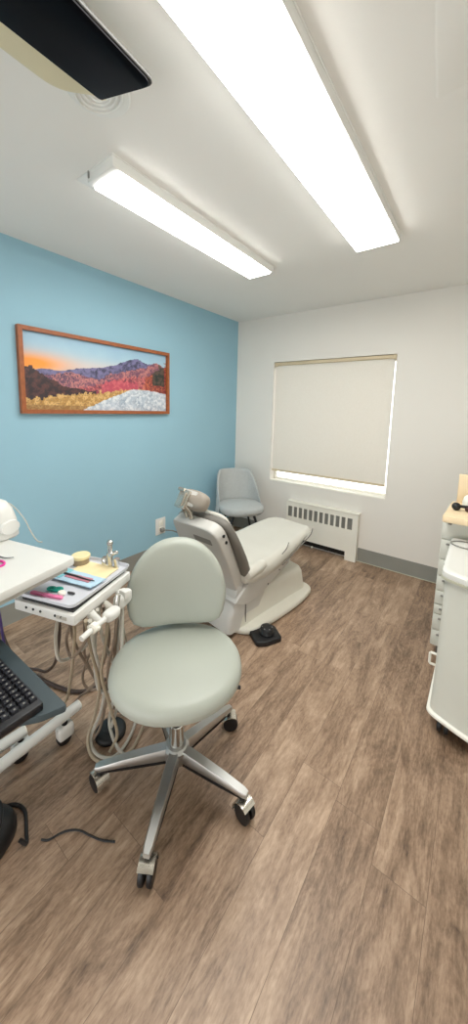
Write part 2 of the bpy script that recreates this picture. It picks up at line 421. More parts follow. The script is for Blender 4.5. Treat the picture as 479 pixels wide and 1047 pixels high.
def art(u, v):
    n1 = fbm(u*2.3, v, 3, 1); n2 = 1.7*fbm(u*2.3, v, 17, 5); n3 = 2.0*fbm(u*2.3, v, 48, 9)
    C = lin
    glow = math.exp(-((u-.04)/.2)**2 - ((v-.60)/.13)**2)
    c = mixc(C('#a9cbd9'), C('#8fb3d0'), (v-.6)*2+n1*.2)
    c = mixc(c, C('#d9c9c4'), math.exp(-((v-.62)/.12)**2)*.7)
    c = mixc(c, C('#f59a3c'), glow*1.15)
    # far ridges
    def pl(P):
        for (a0, b0), (a1, b1) in zip(P[:-1], P[1:]):
            if a0 <= u <= a1: k = (u-a0)/(a1-a0); k = k*k*(3-2*k)*.5+k*.5; return b0+(b1-b0)*k
        return 0
    r0 = pl([(0, .50), (.10, .54), (.2, .53), (.33, .60), (.45, .64), (.55, .70), (.66, .82), (.73, .86), (.82, .80), (.9, .82), (1, .74)]) + .010*n1 + .006*n2
    if v < r0:
        k = (r0-v)/.28
        c = mixc(C('#77739a'), C('#4c4a68'), k*1.3+n2*.5); c = mixc(c, C('#3f4058'), max(0, n2*.9+n3*.5)*min(1, u*2))
    r1 = pl([(0, .40), (.14, .47), (.26, .52), (.34, .50), (.42, .46), (.55, .58), (.68, .66), (.8, .74), (.9, .84), (1, .78)]) + .014*n1 + .012*n2
    if v < r1:
        k = .5+n2*1.0
        c = mixc(C('#7d5065'), C('#c07f7c'), k + .3*math.exp(-((u-.25)/.15)**2)); c = mixc(c, C('#4e4258'), max(0, min(1, n3*1.0+n1*1.0-.05)))
    r2b = pl([(0, 0), (.34, .34), (.45, .40), (.6, .52), (.75, .56), (1, .60)]) + .03*n2
    if v < r2b and u > .3:
        c = mixc(C('#93404f'), C('#cc7470'), .5+n2*1.1); c = mixc(c, C('#55394a'), max(0, min(1, n3*1.0 + n1*.7)))
        if .46 < u < .74 and v < .47+.03*n2: c = mixc(c, C('#cf5468'), .55)
    r3 = .56 - 1.35*max(0, u-.04) + .02*n2 if u < .42 else 0
    r3 = max(r3, .33 - .1*(u-.15) + .04*n1 if u < .42 else 0)
    if v < r3:
        c = mixc(C('#35282d'), C('#5a3836'), .5+n2); c = mixc(c, C('#2b2a30'), max(0, n3*.8+n1*.3))
    # trees by the road at the far end of the print
    if u > .80:
        tr = .62 + 1.4*(u-.84) + .06*n2
        if v < tr and v > .16:
            c = mixc(C('#923c38'), C('#c06448'), .5+n2); c = mixc(c, C('#3a2c33'), max(0, n3+n1*.5+.1))
            if .87 < u < .98 and .45 < v < .92+.1*n2: c = mixc(C('#2c332f'), C('#5a4b40'), .4+n2)
    elif u > .78 and .30 < v < .45: c = mixc(c, C('#d07a5c'), .6)
    # golden grass verge
    g1 = .13+.31*(u**.9) + .025*n2
    if v < g1 and u < .78:
        c = mixc(C('#b08648'), C('#d9b273'), .5+n2*.8); c = mixc(c, C('#8a6a45'), max(0, n3*.8))
    # pale frosted road
    left = .33 + (v/.36)**1.15*.37 - .01*n2
    if v < .36 and u > left and v < .36 - .2*max(0, u-.80)*1.1 + .01*n2:
        c = mixc(C('#aebbc9'), C('#dde1e6'), .5+n2*.7)
        w = (u - .76 + .10*math.sin(v*11))/(.37-v+.06)
        for q0, q1 in ((-.25, .05), (.18, .05), (.62, .04)):
            c = mixc(c, C('#7f90a6'), .65*math.exp(-((w-q0+.12*n2)/q1)**2))
        c = mixc(c, C('#8796a6'), max(0, n3*.4))
    elif v < .07 and u < .40: c = mixc(c, C('#7a5a3c'), .5)
    return c
NU, NV = 380, 150
q = bmesh.new(); cl = q.verts.layers.float_color.new('print')
g = []
for j in range(NV+1):
    row = []
    for i in range(NU+1):
        u, v = i/NU, j/NV
        vv = q.verts.new((.014, -hw+fw-.004+u*(2*hw-2*fw+.008), fw-.004+v*(hh-2*fw+.008))); vv[cl] = (*art(u, v), 1); row.append(vv)
    g.append(row)
for j in range(NV):
    for i in range(NU): q.faces.new((g[j][i], g[j][i+1], g[j+1][i+1], g[j+1][i]))
finish(q, 'print', M['art'], t, smooth=False)
finish(box(B(), .002, .012, -hw+fw, hw-fw, fw, hh-fw), 'backing_board', M['cream'], t, smooth=False)

# ---------------------------------------------------------------- wall outlet with plug
t = thing('wall_outlet', 'white wall outlet with a grey plug on the blue wall', 'outlet', (XL, 2.055, .315))
finish(box(B(), .0, .007, -.06, .06, -.08, .08, .004), 'cover_plate', M['white'], t)
finish(box(B(), .006, .010, -.025, .025, -.055, -.006, .003), 'socket', M['trimwhite'], t)
finish(box(B(), .006, .010, -.025, .025, .006, .055, .003), 'socket', M['trimwhite'], t)
p = finish(box(B(), .010, .045, -.018, .022, -.05, -.012, .008), 'plug', M['label_grey'], t)
finish(tube(B(), [(.04, .0, -.03), (.07, .05, -.04), (.06, .12, -.07), (.05, .22, -.14), (.06, .32, -.28), (.08, .36, -.309)], .006), 'cord', M['label_grey'], t)

# ---------------------------------------------------------------- radiator cover
RX0, RX1, RY = -1.632, -.872, 3.168
t = thing('radiator_cover', 'white metal radiator cover under the window', 'radiator', ((RX0+RX1)/2, YF, 0))
RW = (RX1-RX0)/2; fy = RY-YF
bm = B(); zt = .472
s0, s1, nsl = -RW+.022, RW-.052, 12; step = (s1-s0)/nsl
box(bm, -RW, RW, fy, fy+.006, .085, .312); box(bm, -RW, RW, fy, fy+.006, .425, zt)
box(bm, -RW, s0, fy, fy+.006, .312, .425); box(bm, s1, RW, fy, fy+.006, .312, .425)
for i in range(1, nsl): box(bm, s0+i*step-.010, s0+i*step+.010, fy, fy+.006, .312, .425)
box(bm, RW-.105, RW, fy, fy+.006, 0, .085); box(bm, -RW, -RW+.105, fy, fy+.006, 0, .085)
box(bm, -RW, -RW+.006, fy+.006, -.001, 0, zt); box(bm, RW-.006, RW, fy+.006, -.001, 0, zt)
box(bm, -RW, RW, fy+.006, -.001, zt-.006, zt)
finish(bm, 'casing', M['trimwhite'], t, smooth=False)
finish(box(B(), -RW+.012, RW+.008, fy-.006, 0, zt, zt+.012, .004), 'top_lip', M['trimwhite'], t)
bm = B()
for k in range(18): box(bm, s0, s1, fy+.010, fy+.013, .312+k*.0063, .3155+k*.0063)
box(bm, s0-.01, s1+.01, fy+.016, fy+.018, .305, .43)
finish(bm, 'grille', M['grille'], t, smooth=False)
finish(box(B(), -RW+.01, RW-.01, fy+.03, -.004, .03, .12), 'casing_gap_shade', M['black'], t, smooth=False)  # black block standing in for the shade in the open gap below the casing
finish(lathe(B(), [(.004, 0), (.010, .002), (.010, .012), (.006, .016)], 12, Matrix.Translation((-.07, fy+.02, .03)) @ Matrix.Rotation(PI/2, 4, 'X')), 'valve', M['trimwhite'], t)

# ---------------------------------------------------------------- waiting chair in the corner
def waiting_chair():
    t = thing('waiting_chair', 'light grey upholstered shell chair on dark legs in the corner', 'chair', (-1.985, 2.80, 0), math.radians(54))
    # local: faces +x... front = -y
    finish(pad(B(), ell(.235, .225, 36, 2.6), .085, .035, Matrix.Translation((0, -.01, .375)), dome=.018), 'seat', M['grey_fab'], t)
    na, nz = 30, 12; outer, inner = [], []
    rings_o, rings_i = [], []
    for j in range(nz+1):
        f = j/nz; ro, ri = [], []
        for i in range(na+1):
            a = (-1+2*i/na); ph = a*math.radians(98)
            top = .77 - .30*max(0, (abs(a)-.45)/.55)**1.6
            z = .36 + (top-.36)*f
            lean = .07*f*math.cos(ph*.6)
            wid = .25*(1-.10*f)
            sx, sy = math.sin(ph), math.cos(ph)
            ex = math.copysign(abs(sx)**.8, sx); ey = math.copysign(abs(sy)**.8, sy)
            th = .038*(1-.35*f)*math.sin(PI*min(1, .12+.88*(1-abs(a))*3.2)*.5)
            ro.append((wid*ex*1.02, .02+.225*ey+lean, z))
            ri.append(((wid-th)*ex*1.02, .02+(.225-th)*ey+lean, z))
        rings_o.append(ro); rings_i.append(ri)
    rings = [ro + ri[::-1] for ro, ri in zip(rings_o, rings_i)]
    # round the rim
    last = rings[-1]; c = [((o[0]+i[0])/2, (o[1]+i[1])/2, o[2]+.012) for o, i in zip(rings_o[-1], rings_i[-1])]
    rim_o = [tuple(Vector(o).lerp(Vector(m), .5)+Vector((0, 0, .003))) for o, m in zip(rings_o[-1], c)]
    rim_i = [tuple(Vector(o).lerp(Vector(m), .5)+Vector((0, 0, .003))) for o, m in zip(rings_i[-1], c)]
    rings.append(rim_o + rim_i[::-1]); rings.append(c + c[::-1])
    finish(loft(B(), rings), 'backrest', M['grey_fab'], t, ang=60)
    finish(prism(B(), ell(.15, .14, 24), .352, .38, .005), 'under_frame', M['darkleg'], t)
    for sx in (-1, 1):
        for sy in (-1, 1):
            finish(tube(B(), [(sx*.11, sy*.105, .365), (sx*.215, sy*.20, 0)], .015, 10, smooth=False, r1=.008), 'leg', M['darkleg'], t)
    return t
waiting_chair()

# ---------------------------------------------------------------- dental chair
D = thing('dental_chair', 'grey and white reclining dental patient chair by the blue wall', 'dental chair', (-1.3, 2.0, 0), math.radians(-8))
# base plate
pl = round_poly([(-.29, -.36), (.10, -.40), (.285, -.32), (.305, .0), (.30, .26), (.26, .48), (-.26, .48), (-.29, .26)], [.08, .15, .1, .1, .12, .12, .14, .14], 6)
finish(pad(B(), pl, .045, .02, dome=.02), 'base_plate', M['dental_base'], D)
# base cover: hump rising off the plate
def rr(w, l0, l1, z, k=.07):
    return [(x, y, z) for x, y in round_poly([(-w, l0), (w, l0), (w, l1), (-w, l1)], k, 6)]
finish(loft(B(), [rr(.222, -.37, .43, .03), rr(.215, -.365, .42, .10), rr(.205, -.36, .41, .18), rr(.195, -.355, .395, .212), rr(.17, -.34, .37, .232), rr(.10, -.3, .3, .23)]), 'base_cover', M['dental_base'], D)
# rear lift tower
tw = [(-.16, -.42), (.16, -.42), (.17, -.18), (-.17, -.18)]
bm = B(); loft(bm, [[(x*1.25, y, z) for x, y in round_poly([(-.17, a), (.17, a), (.17, b), (-.17, b)], .03, 3)] for a, b, z in ((-.44, -.14, .035), (-.43, -.12, .14), (-.37, -.06, .24), (-.30, .0, .28))])
finish(bm, 'lift_tower', M['dental_white'], D)
finish(box(B(), .195, .2185, -.295, -.287, .05, .22, .002), 'tower_seam', M['taupe'], D)
# wedge arms carrying the seat
def side_plate(bm, x0, x1, pts, bev=.006):
    t = bmesh.new(); a = [t.verts.new((x0, p[0], p[1])) for p in pts]; b = [t.verts.new((x1, p[0], p[1])) for p in pts]; n = len(pts)
    t.faces.new(a[::-1]); t.faces.new(b)
    for i in range(n): t.faces.new((a[i], a[(i+1) % n], b[(i+1) % n], b[i]))
    bmesh.ops.recalc_face_normals(t, faces=t.faces)
    if bev: bmesh.ops.bevel(t, geom=[e for e in t.edges if e.calc_face_angle(0) > .5], offset=bev, segments=2, affect='EDGES', profile=.5)
    merge(bm, t)
bm = B(); side_plate(bm, -.19, .225, [(-.40, .235), (-.29, .19), (-.16, .205), (.17, .335), (.185, .385), (-.02, .37), (-.28, .33)], .008)
finish(bm, 'seat_carrier', M['dental_white'], D)
for yy, zz in ((-.08, .255), (.045, .315)): finish(lathe(B(), [(.006, 0), (.006, .004)], 12, axis((.224, yy, zz), (.23, yy, zz))), 'screw_cap', M['taupe'], D)
# seat upholstery: loft of cross sections along the chair, with raised side bolsters
def seat_ring(y, w, z, t, bol):
    top = []
    for i in range(21):
        a = -1+2*i/20; zz = z + bol*abs(a)**3 - (0 if abs(a) < .86 else t*.55*((abs(a)-.86)/.14)**2)
        top.append((w*a, y, zz))
    bot = []
    for i in range(13):
        a = 1-2*i/12; bot.append((w*.93*a, y, z - t + (.02*abs(a)**2)))
    return top + bot
secs = [(-.335, .20, .40, .05, .0), (-.32, .245, .425, .10, .0), (-.27, .265, .432, .115, .012), (-.15, .268, .435, .12, .022), (0, .262, .445, .12, .022), (.15, .25, .468, .11, .014), (.30, .236, .492, .09, .008), (.42, .215, .508, .07, .004), (.50, .19, .508, .05, 0), (.535, .15, .498, .028, 0)]
fine = []
for i in range(len(secs)-1):
    for k in range(4): fine.append([secs[i][m]+(secs[i+1][m]-secs[i][m])*k/4 for m in range(5)])
fine.append(list(secs[-1]))
finish(loft(B(), [seat_ring(*s) for s in fine]), 'seat_cushion', M['dental_pad'], D, ang=70)
# rolled cushion end at the hip
for sx in (-1, 1):
    bm = B(); lathe(bm, [(.002, -.012), (.02, -.010), (.035, 0), (.04, .02), (.04, .12), (.03, .17), (.01, .19)], 20, axis((sx*.232, -.315, .405), (sx*.23, .0, .44)))
    finish(bm, 'hip_roll', M['dental_pad'], D)
bm = B(); tube(bm, [(.262, .02, .452), (.264, .06, .475), (.250, .10, .488), (.236, .13, .497)], .0035, 6)
finish(bm, 'seam_piping', M['taupe'], D)
bm = B(); tube(bm, [(.19, .525, .490), (.225, .44, .475), (.245, .32, .452), (.258, .15, .41), (.268, .02, .375)], .0045, 6)
finish(bm, 'foot_piping', M['taupe'], D)
# backrest: frame axes along the lean
hinge = Vector((0, -.315, .275)); bt = (Vector((0, -.57, .775))-hinge); BL = bt.length; up = bt.normalized(); fwd = Vector((0, up.z, -up.y))
BM = Matrix((Vector((1, 0, 0)), up, Vector((1, 0, 0)).cross(up))).transposed().to_4x4(); BM = Matrix.Rotation(math.radians(5), 4, 'Z') @ BM; BM.translation = hinge  # local x, along lean, z = outward to the rear or front
sgn = 1 if (BM.to_3x3() @ Vector((0, 0, 1))).dot(fwd) > 0 else -1     # z sign that points to the sitter
sh = round_poly([(-.19, -.03), (.19, -.03), (.215, .25), (.212, BL), (-.165, BL), (-.2, .25)], [.02, .02, .2, .09, .05, .2], 6)
def bz(a, b): return (a, b) if sgn > 0 else (-b, -a)
z0, z1 = bz(-.05, .03)
finish(prism(B(), sh, z0, z1, .012, 3, BM), 'back_shell', M['dental_white'], D)
z0, z1 = bz(-.0515, -.046)
finish(box(B(), .0, .145, BL-.125, BL-.08, z0-.001, z1, .001, 1, BM @ Matrix.Rotation(0, 4, 'Z')), 'name_plate', M['label_grey'], D)
for k in range(2): finish(lathe(B(), [(.010, 0), (.010, .006), (.006, .008)], 12, BM @ Matrix.Translation((.211, BL-.07-.05*k, 0)) @ Matrix.Rotation(PI/2, 4, 'Y')), 'control_button', M['black'], D)
# low bracket below the shell
bm = B(); side_plate(bm, -.17, .205, [(-.40, .16), (-.36, .335), (-.29, .30), (-.28, .22), (-.33, .15)], .006)
finish(bm, 'back_bracket', M['dental_white'], D)
# cushion
ct = round_poly([(-.22, .03), (.235, .03), (.262, .22), (.25, .42), (.215, BL-.005), (-.185, BL-.005), (-.31, .38), (-.33, .20)], [.03, .03, .1, .1, .10, .10, .1, .1], 6)
tb = B(); pad(tb, ct, .055, .022, dome=.015)
mz = Matrix.Translation((0, 0, .028)) if sgn > 0 else Matrix.Diagonal((1, 1, -1, 1)) @ Matrix.Translation((0, 0, .028))
bm = B(); merge(bm, tb, BM @ mz)
finish(bm, 'back_cushion', M['taupe'], D, ang=60)
cf = round_poly([(-.19, .06), (.20, .06), (.22, .22), (.21, .42), (.175, BL), (-.15, BL), (-.22, .42), (-.22, .22)], .06, 6)
tb = B(); pad(tb, cf, .03, .014, dome=.012); mz2 = Matrix.Translation((0, 0, .074)) if sgn > 0 else Matrix.Diagonal((1, 1, -1, 1)) @ Matrix.Translation((0, 0, .074))
bm = B(); merge(bm, tb, BM @ mz2)
finish(bm, 'back_pad', M['dental_pad'], D, ang=60)
# headrest
hr = bpy.data.objects.new('headrest', None)
HM = Matrix.Translation((-.005, -.555, .885)) @ Matrix.Rotation(math.radians(62), 4, 'X') @ Matrix.Rotation(math.radians(8), 4, 'Y')
hp = finish(pad(B(), ell(.105, .062, 32, 2.8), .085, .032, HM @ Matrix.Translation((0, 0, -.055)), dome=.01), 'headrest', M['taupe_light'], D)
bm = B(); box(bm, -.085, .04, -.045, .05, .022, .034, .008, 2, HM)
finish(bm, 'headrest_shell', M['dental_white'], hp)
bm = B(); box(bm, -.085, .0, -.075, .04, .036, .056, .006, 2, HM); box(bm, -.045, -.015, -.06, .025, .05, .07, .006, 2, HM)
tube(bm, [HM @ Vector((-.06, -.05, .05)), Vector((-.055, -.585, .82)), Vector((-.04, -.57, .765))], .015, 10)
tube(bm, [HM @ Vector((-.01, -.05, .05)), Vector((-.005, -.585, .82)), Vector((.0, -.57, .765))], .015, 10)
finish(bm, 'headrest_bracket', M['hood'], D)
lv = B(); lathe(lv, [(.011, 0), (.013, .02), (.013, .05), (.008, .055)], 14, HM @ Matrix.Translation((-.10, .035, .05)) @ Matrix.Rotation(PI/2, 4, 'Y'))
finish(lv, 'headrest_knob', M['hood'], D)

# foot control beside the dental chair
t = thing('foot_pedal', 'black foot pedal with round knob beside the dental chair base', 'foot pedal', (-.99, 1.712, 0), math.radians(-30))
finish(prism(B(), round_poly([(-.075, -.085), (.06, -.095), (.08, -.04), (.075, .08), (-.05, .095), (-.08, .06)], .02), 0, .032, .008, 3), 'pedal_body', M['black'], t)
finish(lathe(B(), [(.046, .03), (.048, .04), (.040, .048), (.038, .056), (.044, .060), (.040, .070), (.02, .076), (.002, .077)], 24, Matrix.Translation((.0, .01, 0))), 'knob', M['black'], t)
for k in range(6): finish(box(B(), .028, .034, -.004, .004, .068, .074, .001, 1, Matrix.Translation((0, .01, 0)) @ Matrix.Rotation(k*PI/3, 4, 'Z')), 'knob_mark', M['label_grey'], t)

# ---------------------------------------------------------------- operator stool
ST = thing('operator_stool', 'sage green vinyl stool with round seat on five-star caster base', 'stool', (-.84, .80, 0), math.radians(46.2))
# local +y is away from the photographer (backrest side)
finish(pad(B(), ell(.247, .233, 48, 2.1), .076, .037, Matrix.Translation((0, .014, .428)), dome=.012), 'seat', M['vinyl'], ST, ang=70)
bo = []
for i in range(41):
    a = PI*i/40; bo.append((.208*math.cos(a)*(1 if abs(math.cos(a)) < 1 else 1), .14+.215*math.sin(a)))
bo = [( .205*math.copysign(abs(math.cos(PI*i/40))**.92, math.cos(PI*i/40)), .145+.222*math.sin(PI*i/40)) for i in range(41)]
bo += [(-.203, .11), (-.196, .07), (-.178, .032), (-.145, .010), (-.10, .002), (-.05, 0), (0, 0), (.05, 0), (.10, .002), (.145, .010), (.178, .032), (.196, .07), (.203, .11)]
def bend(v): return Vector((v.x, v.y, v.z + 1.05*v.x*v.x - .10*(v.y-.1)))
bm = B(); pad(bm, bo, .07, .032, Matrix.Translation((0, .245, .522)) @ Matrix.Rotation(PI/2, 4, 'X'), dome=.012, fn=bend)
finish(bm, 'backrest', M['vinyl'], ST, ang=70)
bm = B(); prof_ = [(0, .06, .405), (0, .16, .398), (0, .25, .42), (0, .275, .50), (0, .265, .62)]
P = spline(prof_, 6)
loft(bm, [[(w*.028, p.y-(0 if k < 2 else .008), p.z-(.008 if k >= 2 and p.y < .26 else 0)) for k, w in enumerate((-1, 1, 1, -1))] for p in P])
finish(bm, 'back_support', M['black'], ST)
finish(lathe(B(), [(.10, .412), (.115, .417), (.115, .427), (.02, .429)], 24), 'seat_plate', M['black'], ST)
finish(tube(B(), [(.08, -.02, .398), (.2, -.03, .395), (.24, -.035, .39)], .007, 8), 'height_lever', M['black'], ST)
finish(lathe(B(), [(.020, .23), (.020, .34), (.034, .35), (.036, .415)], 20), 'upper_column', M['black'], ST)
finish(lathe(B(), [(.0345, .10), (.034, .13), (.029, .135), (.027, .235), (.024, .238)], 24), 'gas_column', M['chrome'], ST)
finish(lathe(B(), [(.02, .088), (.045, .09), (.05, .113), (.048, .14), (.036, .15)], 24), 'hub', M['alu'], ST)
TH = math.radians(11)-ST.rotation_euler[2]
for k in range(5):
    a = TH + k*2*PI/5
    rm = Matrix.Rotation(a, 4, 'Z')
    rings = []
    for r, w, zt, zb in ((.03, .024, .146, .094), (.10, .023, .138, .096), (.20, .020, .124, .092), (.285, .017, .108, .088), (.302, .012, .103, .086)):
        rings.append([(r, -w*.75, zb), (r, w*.75, zb), (r, w, zb+(zt-zb)*.6), (r, w*.7, zt), (r, -w*.7, zt), (r, -w, zb+(zt-zb)*.6)])
    lg = finish(loft(B(), rings, mx=rm), 'leg', M['alu'], ST, ang=50)
    bm = B()
    loft(bm, [[(r, -w, z), (r, w, z), (r, w, z+.012), (r, -w, z+.012)] for r, w, z in ((.04, .019, .086), (.2, .017, .083), (.285, .012, .080))], mx=rm)
    finish(bm, 'leg_underside', M['black'], lg)
    ca = a + random.uniform(-1, 1)
    cm_ = Matrix.Translation((.285*math.cos(a), .285*math.sin(a), 0)) @ Matrix.Rotation(ca, 4, 'Z')
    bm = B(); lathe(bm, [(.011, .05), (.011, .094)], 12, cm_)
    for s in (-1, 1):
        lathe(bm, [(.018, -.009), (.031, -.008), (.033, -.004), (.033, .004), (.031, .008), (.018, .009)], 22, cm_ @ Matrix.Translation((.012, s*.014, .033)) @ Matrix.Rotation(PI/2, 4, 'X'))
    cs = finish(bm, 'caster', M['black'], lg)
    bm = B(); n = 14; rr_ = []
    for w in (-.025, .025): rr_.append([(.012+.037*math.cos(PI*(.28+.8*i/n)), w, .033+.037*math.sin(PI*(.28+.8*i/n))) for i in range(n+1)])
    rr2 = [[(.012+.040*math.cos(PI*(.28+.8*i/n)), w, .033+.040*math.sin(PI*(.28+.8*i/n))) for i in range(n+1)] for w in (.025, -.025)]
    loft(bm, [rr_[0]+rr2[1][::-1], rr_[1]+rr2[0][::-1]], mx=cm_)
    finish(bm, 'caster_hood', M['hood'], lg)

# ---------------------------------------------------------------- workstation cart (white top, slate keyboard shelf, tube base)
WS = thing('workstation_cart', 'white topped rolling workstation with slate keyboard shelf and white tube base', 'workstation', (-1.42, .24, 0))
def W_(x, y, z=0): return (x+1.42, y-.24, z)
A = Vector((-1.138, .584)); e_ = Vector((.245, -.969)); s_ = Vector((-.969, -.245))
corners = [A, A+e_*.52, A+e_*.52+s_*.58, A+s_*.58]
finish(prism(B(), round_poly([W_(c.x, c.y)[:2] for c in corners], .02, 4), .872, .900, .004, 2), 'table_top', M['white'], WS)
c2 = [A+e_*.02+s_*.02, A+e_*.50+s_*.02, A+e_*.50+s_*.56, A+e_*.02+s_*.56]
finish(prism(B(), [W_(c.x, c.y)[:2] for c in c2], .85, .874), 'top_subframe', M['hose_grey'], WS)
finish(box(B(), -.035, .035, -.03, .03, .12, .855, .008), 'column', M['white'], WS)
ks = round_poly([W_(-.800, .374)[:2], W_(-.822, .315)[:2], W_(-.885, .235)[:2], W_(-.90, .12)[:2], W_(-1.345, .105)[:2], W_(-1.335, .36)[:2]], [.012, .01, .02, .03, .03, .03], 4)
finish(prism(B(), ks, .648, .668, .004, 2), 'keyboard_shelf', M['slate'], WS)
finish(box(B(), .0, .30, -.05, .05, .628, .649, .004), 'shelf_arm', M['white'], WS)
def base_tube(x0, y0, x1, y1, z, r, name='base_leg'):
    bm = B(); tube(bm, [W_(x0, y0, z), W_(x1, y1, z)], r, 18, smooth=False)
    o = finish(bm, name, M['white'], WS)
    bm = B(); d = (Vector((x1, y1, 0))-Vector((x0, y0, 0))).normalized()
    lathe(bm, [(r*.96, 0), (r*.96, .004), (r*.8, .006)], 18, axis(W_(x1, y1, z), W_(x1+d.x, y1+d.y, z)))
    finish(bm, 'end_cap', M['trimwhite'], o)
    return o
base_tube(-1.288, .06, -1.329, .668, .118, .021)
base_tube(-1.40, .06, -1.385, .47, .118, .021)
bm = B(); tube(bm, [W_(-1.45, .23, .118), W_(-1.29, .23, .118)], .02, 14, smooth=False)
finish(bm, 'cross_bar', M['white'], WS)
def caster(x, y, z):
    bm = B(); lathe(bm, [(.012, .055), (.012, z)], 12, Matrix.Translation(W_(x, y, 0)))
    lathe(bm, [(.014, -.016), (.027, -.015), (.029, -.010), (.029, .010), (.027, .015), (.014, .016)], 22, Matrix.Translation(W_(x, y-.006, .029)) @ Matrix.Rotation(PI/2, 4, 'Y'))
    o = finish(bm, 'caster', M['black'], WS)
    bm = B(); box(bm, -.024, .024, -.034, .032, .026, .088, .014, 3, Matrix.Translation(W_(x, y, 0)))
    finish(bm, 'caster_hood', M['white'], o)
caster(-1.318, .60, .10); caster(-1.292, .10, .10); caster(-1.386, .455, .10); caster(-1.398, .10, .10)

# keyboard on the slate shelf
t = thing('keyboard', 'black keyboard on the slate shelf of the workstation', 'keyboard', (-1.05, .25, .668), math.radians(2))
finish(box(B(), -.22, .22, -.075, .072, .0005, .022, .004), 'keyboard_body', M['keydark'], t)
bm = B()
for r in range(6):
    for k in range(21):
        if k in (15, 19-1) and r == 5: continue
        x = -.209 + k*.0199 + (.003 if k > 14 else 0); y = .058 - r*.0215
        tb = bmesh.new(); bmesh.ops.create_cube(tb, size=1)
        for v in tb.verts:
            f = 1 if v.co.z < 0 else .78
            v.co = Vector((v.co.x*.0165*f, v.co.y*.0175*f, v.co.z*.009))
        merge(bm, tb, Matrix.Translation((x, y, .0255)))
finish(bm, 'keys', M['key'], t, smooth=False)
bm = B()
for r in range(6):
    for k in range(21):
        x = -.209 + k*.0199 + (.003 if k > 14 else 0); y = .058 - r*.0215
        box(bm, x-.002, x+.003, y-.001, y+.003, .0299, .0303)
finish(bm, 'key_marks', M['label_grey'], t, smooth=False)

# things on the white top
t = thing('desk_device', 'white rounded device with a thin cable on the white table top', 'device', (-1.565, .475, .90), math.radians(18))
finish(loft(B(), [[(x*k, y*k2, z) for x, y in ell(.085, .06, 28, 3)] for k, k2, z in ((.9, .9, 0), (1, 1, .008), (1, 1, .03), (.95, .92, .075), (.8, .75, .12), (.55, .5, .148), (.3, .3, .156))]), 'housing', M['white'], t)
finish(loft(B(), [[(.078+.002*math.cos(a)*0, .042*math.cos(a), .05+.03*math.sin(a)) for a in [2*PI*i/20 for i in range(20)]], [(.088, .038*math.cos(a), .05+.027*math.sin(a)) for a in [2*PI*i/20 for i in range(20)]]]), 'front_dial', M['lampbody'], t)
finish(tube(B(), [(.02, .0, .15), (.05, .03, .135), (.10, .045, .08), (.15, .035, .03), (.20, .02, .004), (.225, .02, .003)], .0022, 8), 'cable', M['hose_grey'], t)
finish(lathe(B(), [(.006, 0), (.009, .01), (.007, .03)], 12, Matrix.Translation((.02, 0, .148))), 'cable_plug', M['label_grey'], t)
o = finish(torus(B(), (0, 0, .004), .026, .004, 24, 8, ry=.017), 'hair_tie', M['magenta'])
o.location = (-1.275, .386, .90); tag(o, 'small magenta ring lying on the white table top', 'ring')
o = finish(tube(B(), [(-.06, 0, .004), (-.02, .004, .004), (.02, .0, .004), (.045, .01, .004)], .003, 8, r1=.0015), 'probe', M['steel'])
o.location = (-1.325, .41, .90); o.rotation_euler = (0, 0, .45); tag(o, 'thin dark probe lying on the white table top', 'instrument')

# ---------------------------------------------------------------- delivery unit with hoses
DU = thing('delivery_unit', 'white dental delivery unit with hanging hoses and a tray on top', 'delivery unit', (-1.10, .6, 0))
def U_(x, y, z=0): return (x+1.10, y-.6, z)
slab = [(-1.235, .412), (-.985, .492), (-1.095, .785), (-1.345, .705)]
finish(prism(B(), round_poly([U_(*p)[:2] for p in slab], .008, 3), .742, .778, .004, 2), 'instrument_head', M['white'], DU)
ins = [(-1.215, .432), (-1.005, .50), (-1.11, .765), (-1.325, .69)]
finish(prism(B(), [U_(*p)[:2] for p in ins], .777, .787), 'tray_gap_shade', M['black'], DU)  # spacer under the tray, black for the shadow below its overhang
bm = B()
for k in (.22, .34, .46, .70, .80):
    p = Vector((-1.235, .412)).lerp(Vector((-.985, .492)), k); n = Vector((.305, -.952))
    finish(lathe(B(), [(.0045, 0), (.0045, .002)], 10, axis(U_(p.x, p.y, .762), U_(p.x+n.x*.1, p.y+n.y*.1, .762))), 'control_dot', M['black'], DU)
bm = B(); box(bm, -.022, .022, -.002, .006, -.006, .006, .001, 1, Matrix.Translation(U_(-1.035, .476, .760)) @ Matrix.Rotation(.31, 4, 'Z'))
finish(bm, 'switch_panel', M['hose_grey'], DU)
finish(tube(B(), [U_(-1.28, .55, .72), U_(-1.45, .42, .72), U_(-1.62, .36, .72)], .02, 14), 'support_arm', M['white'], DU)
finish(box(B(), -.06, .06, -.05, .05, .70, .744, .01, 2, Matrix.Translation(U_(-1.26, .57, 0))), 'arm_joint', M['white'], DU)
finish(tube(B(), [U_(-1.62, .36, .0), U_(-1.62, .36, .74)], .022, 16, smooth=False), 'support_post', M['white'], DU)
finish(lathe(B(), [(.09, 0), (.09, .008), (.03, .016)], 24, Matrix.Translation(U_(-1.62, .36, 0))), 'post_foot', M['white'], DU)
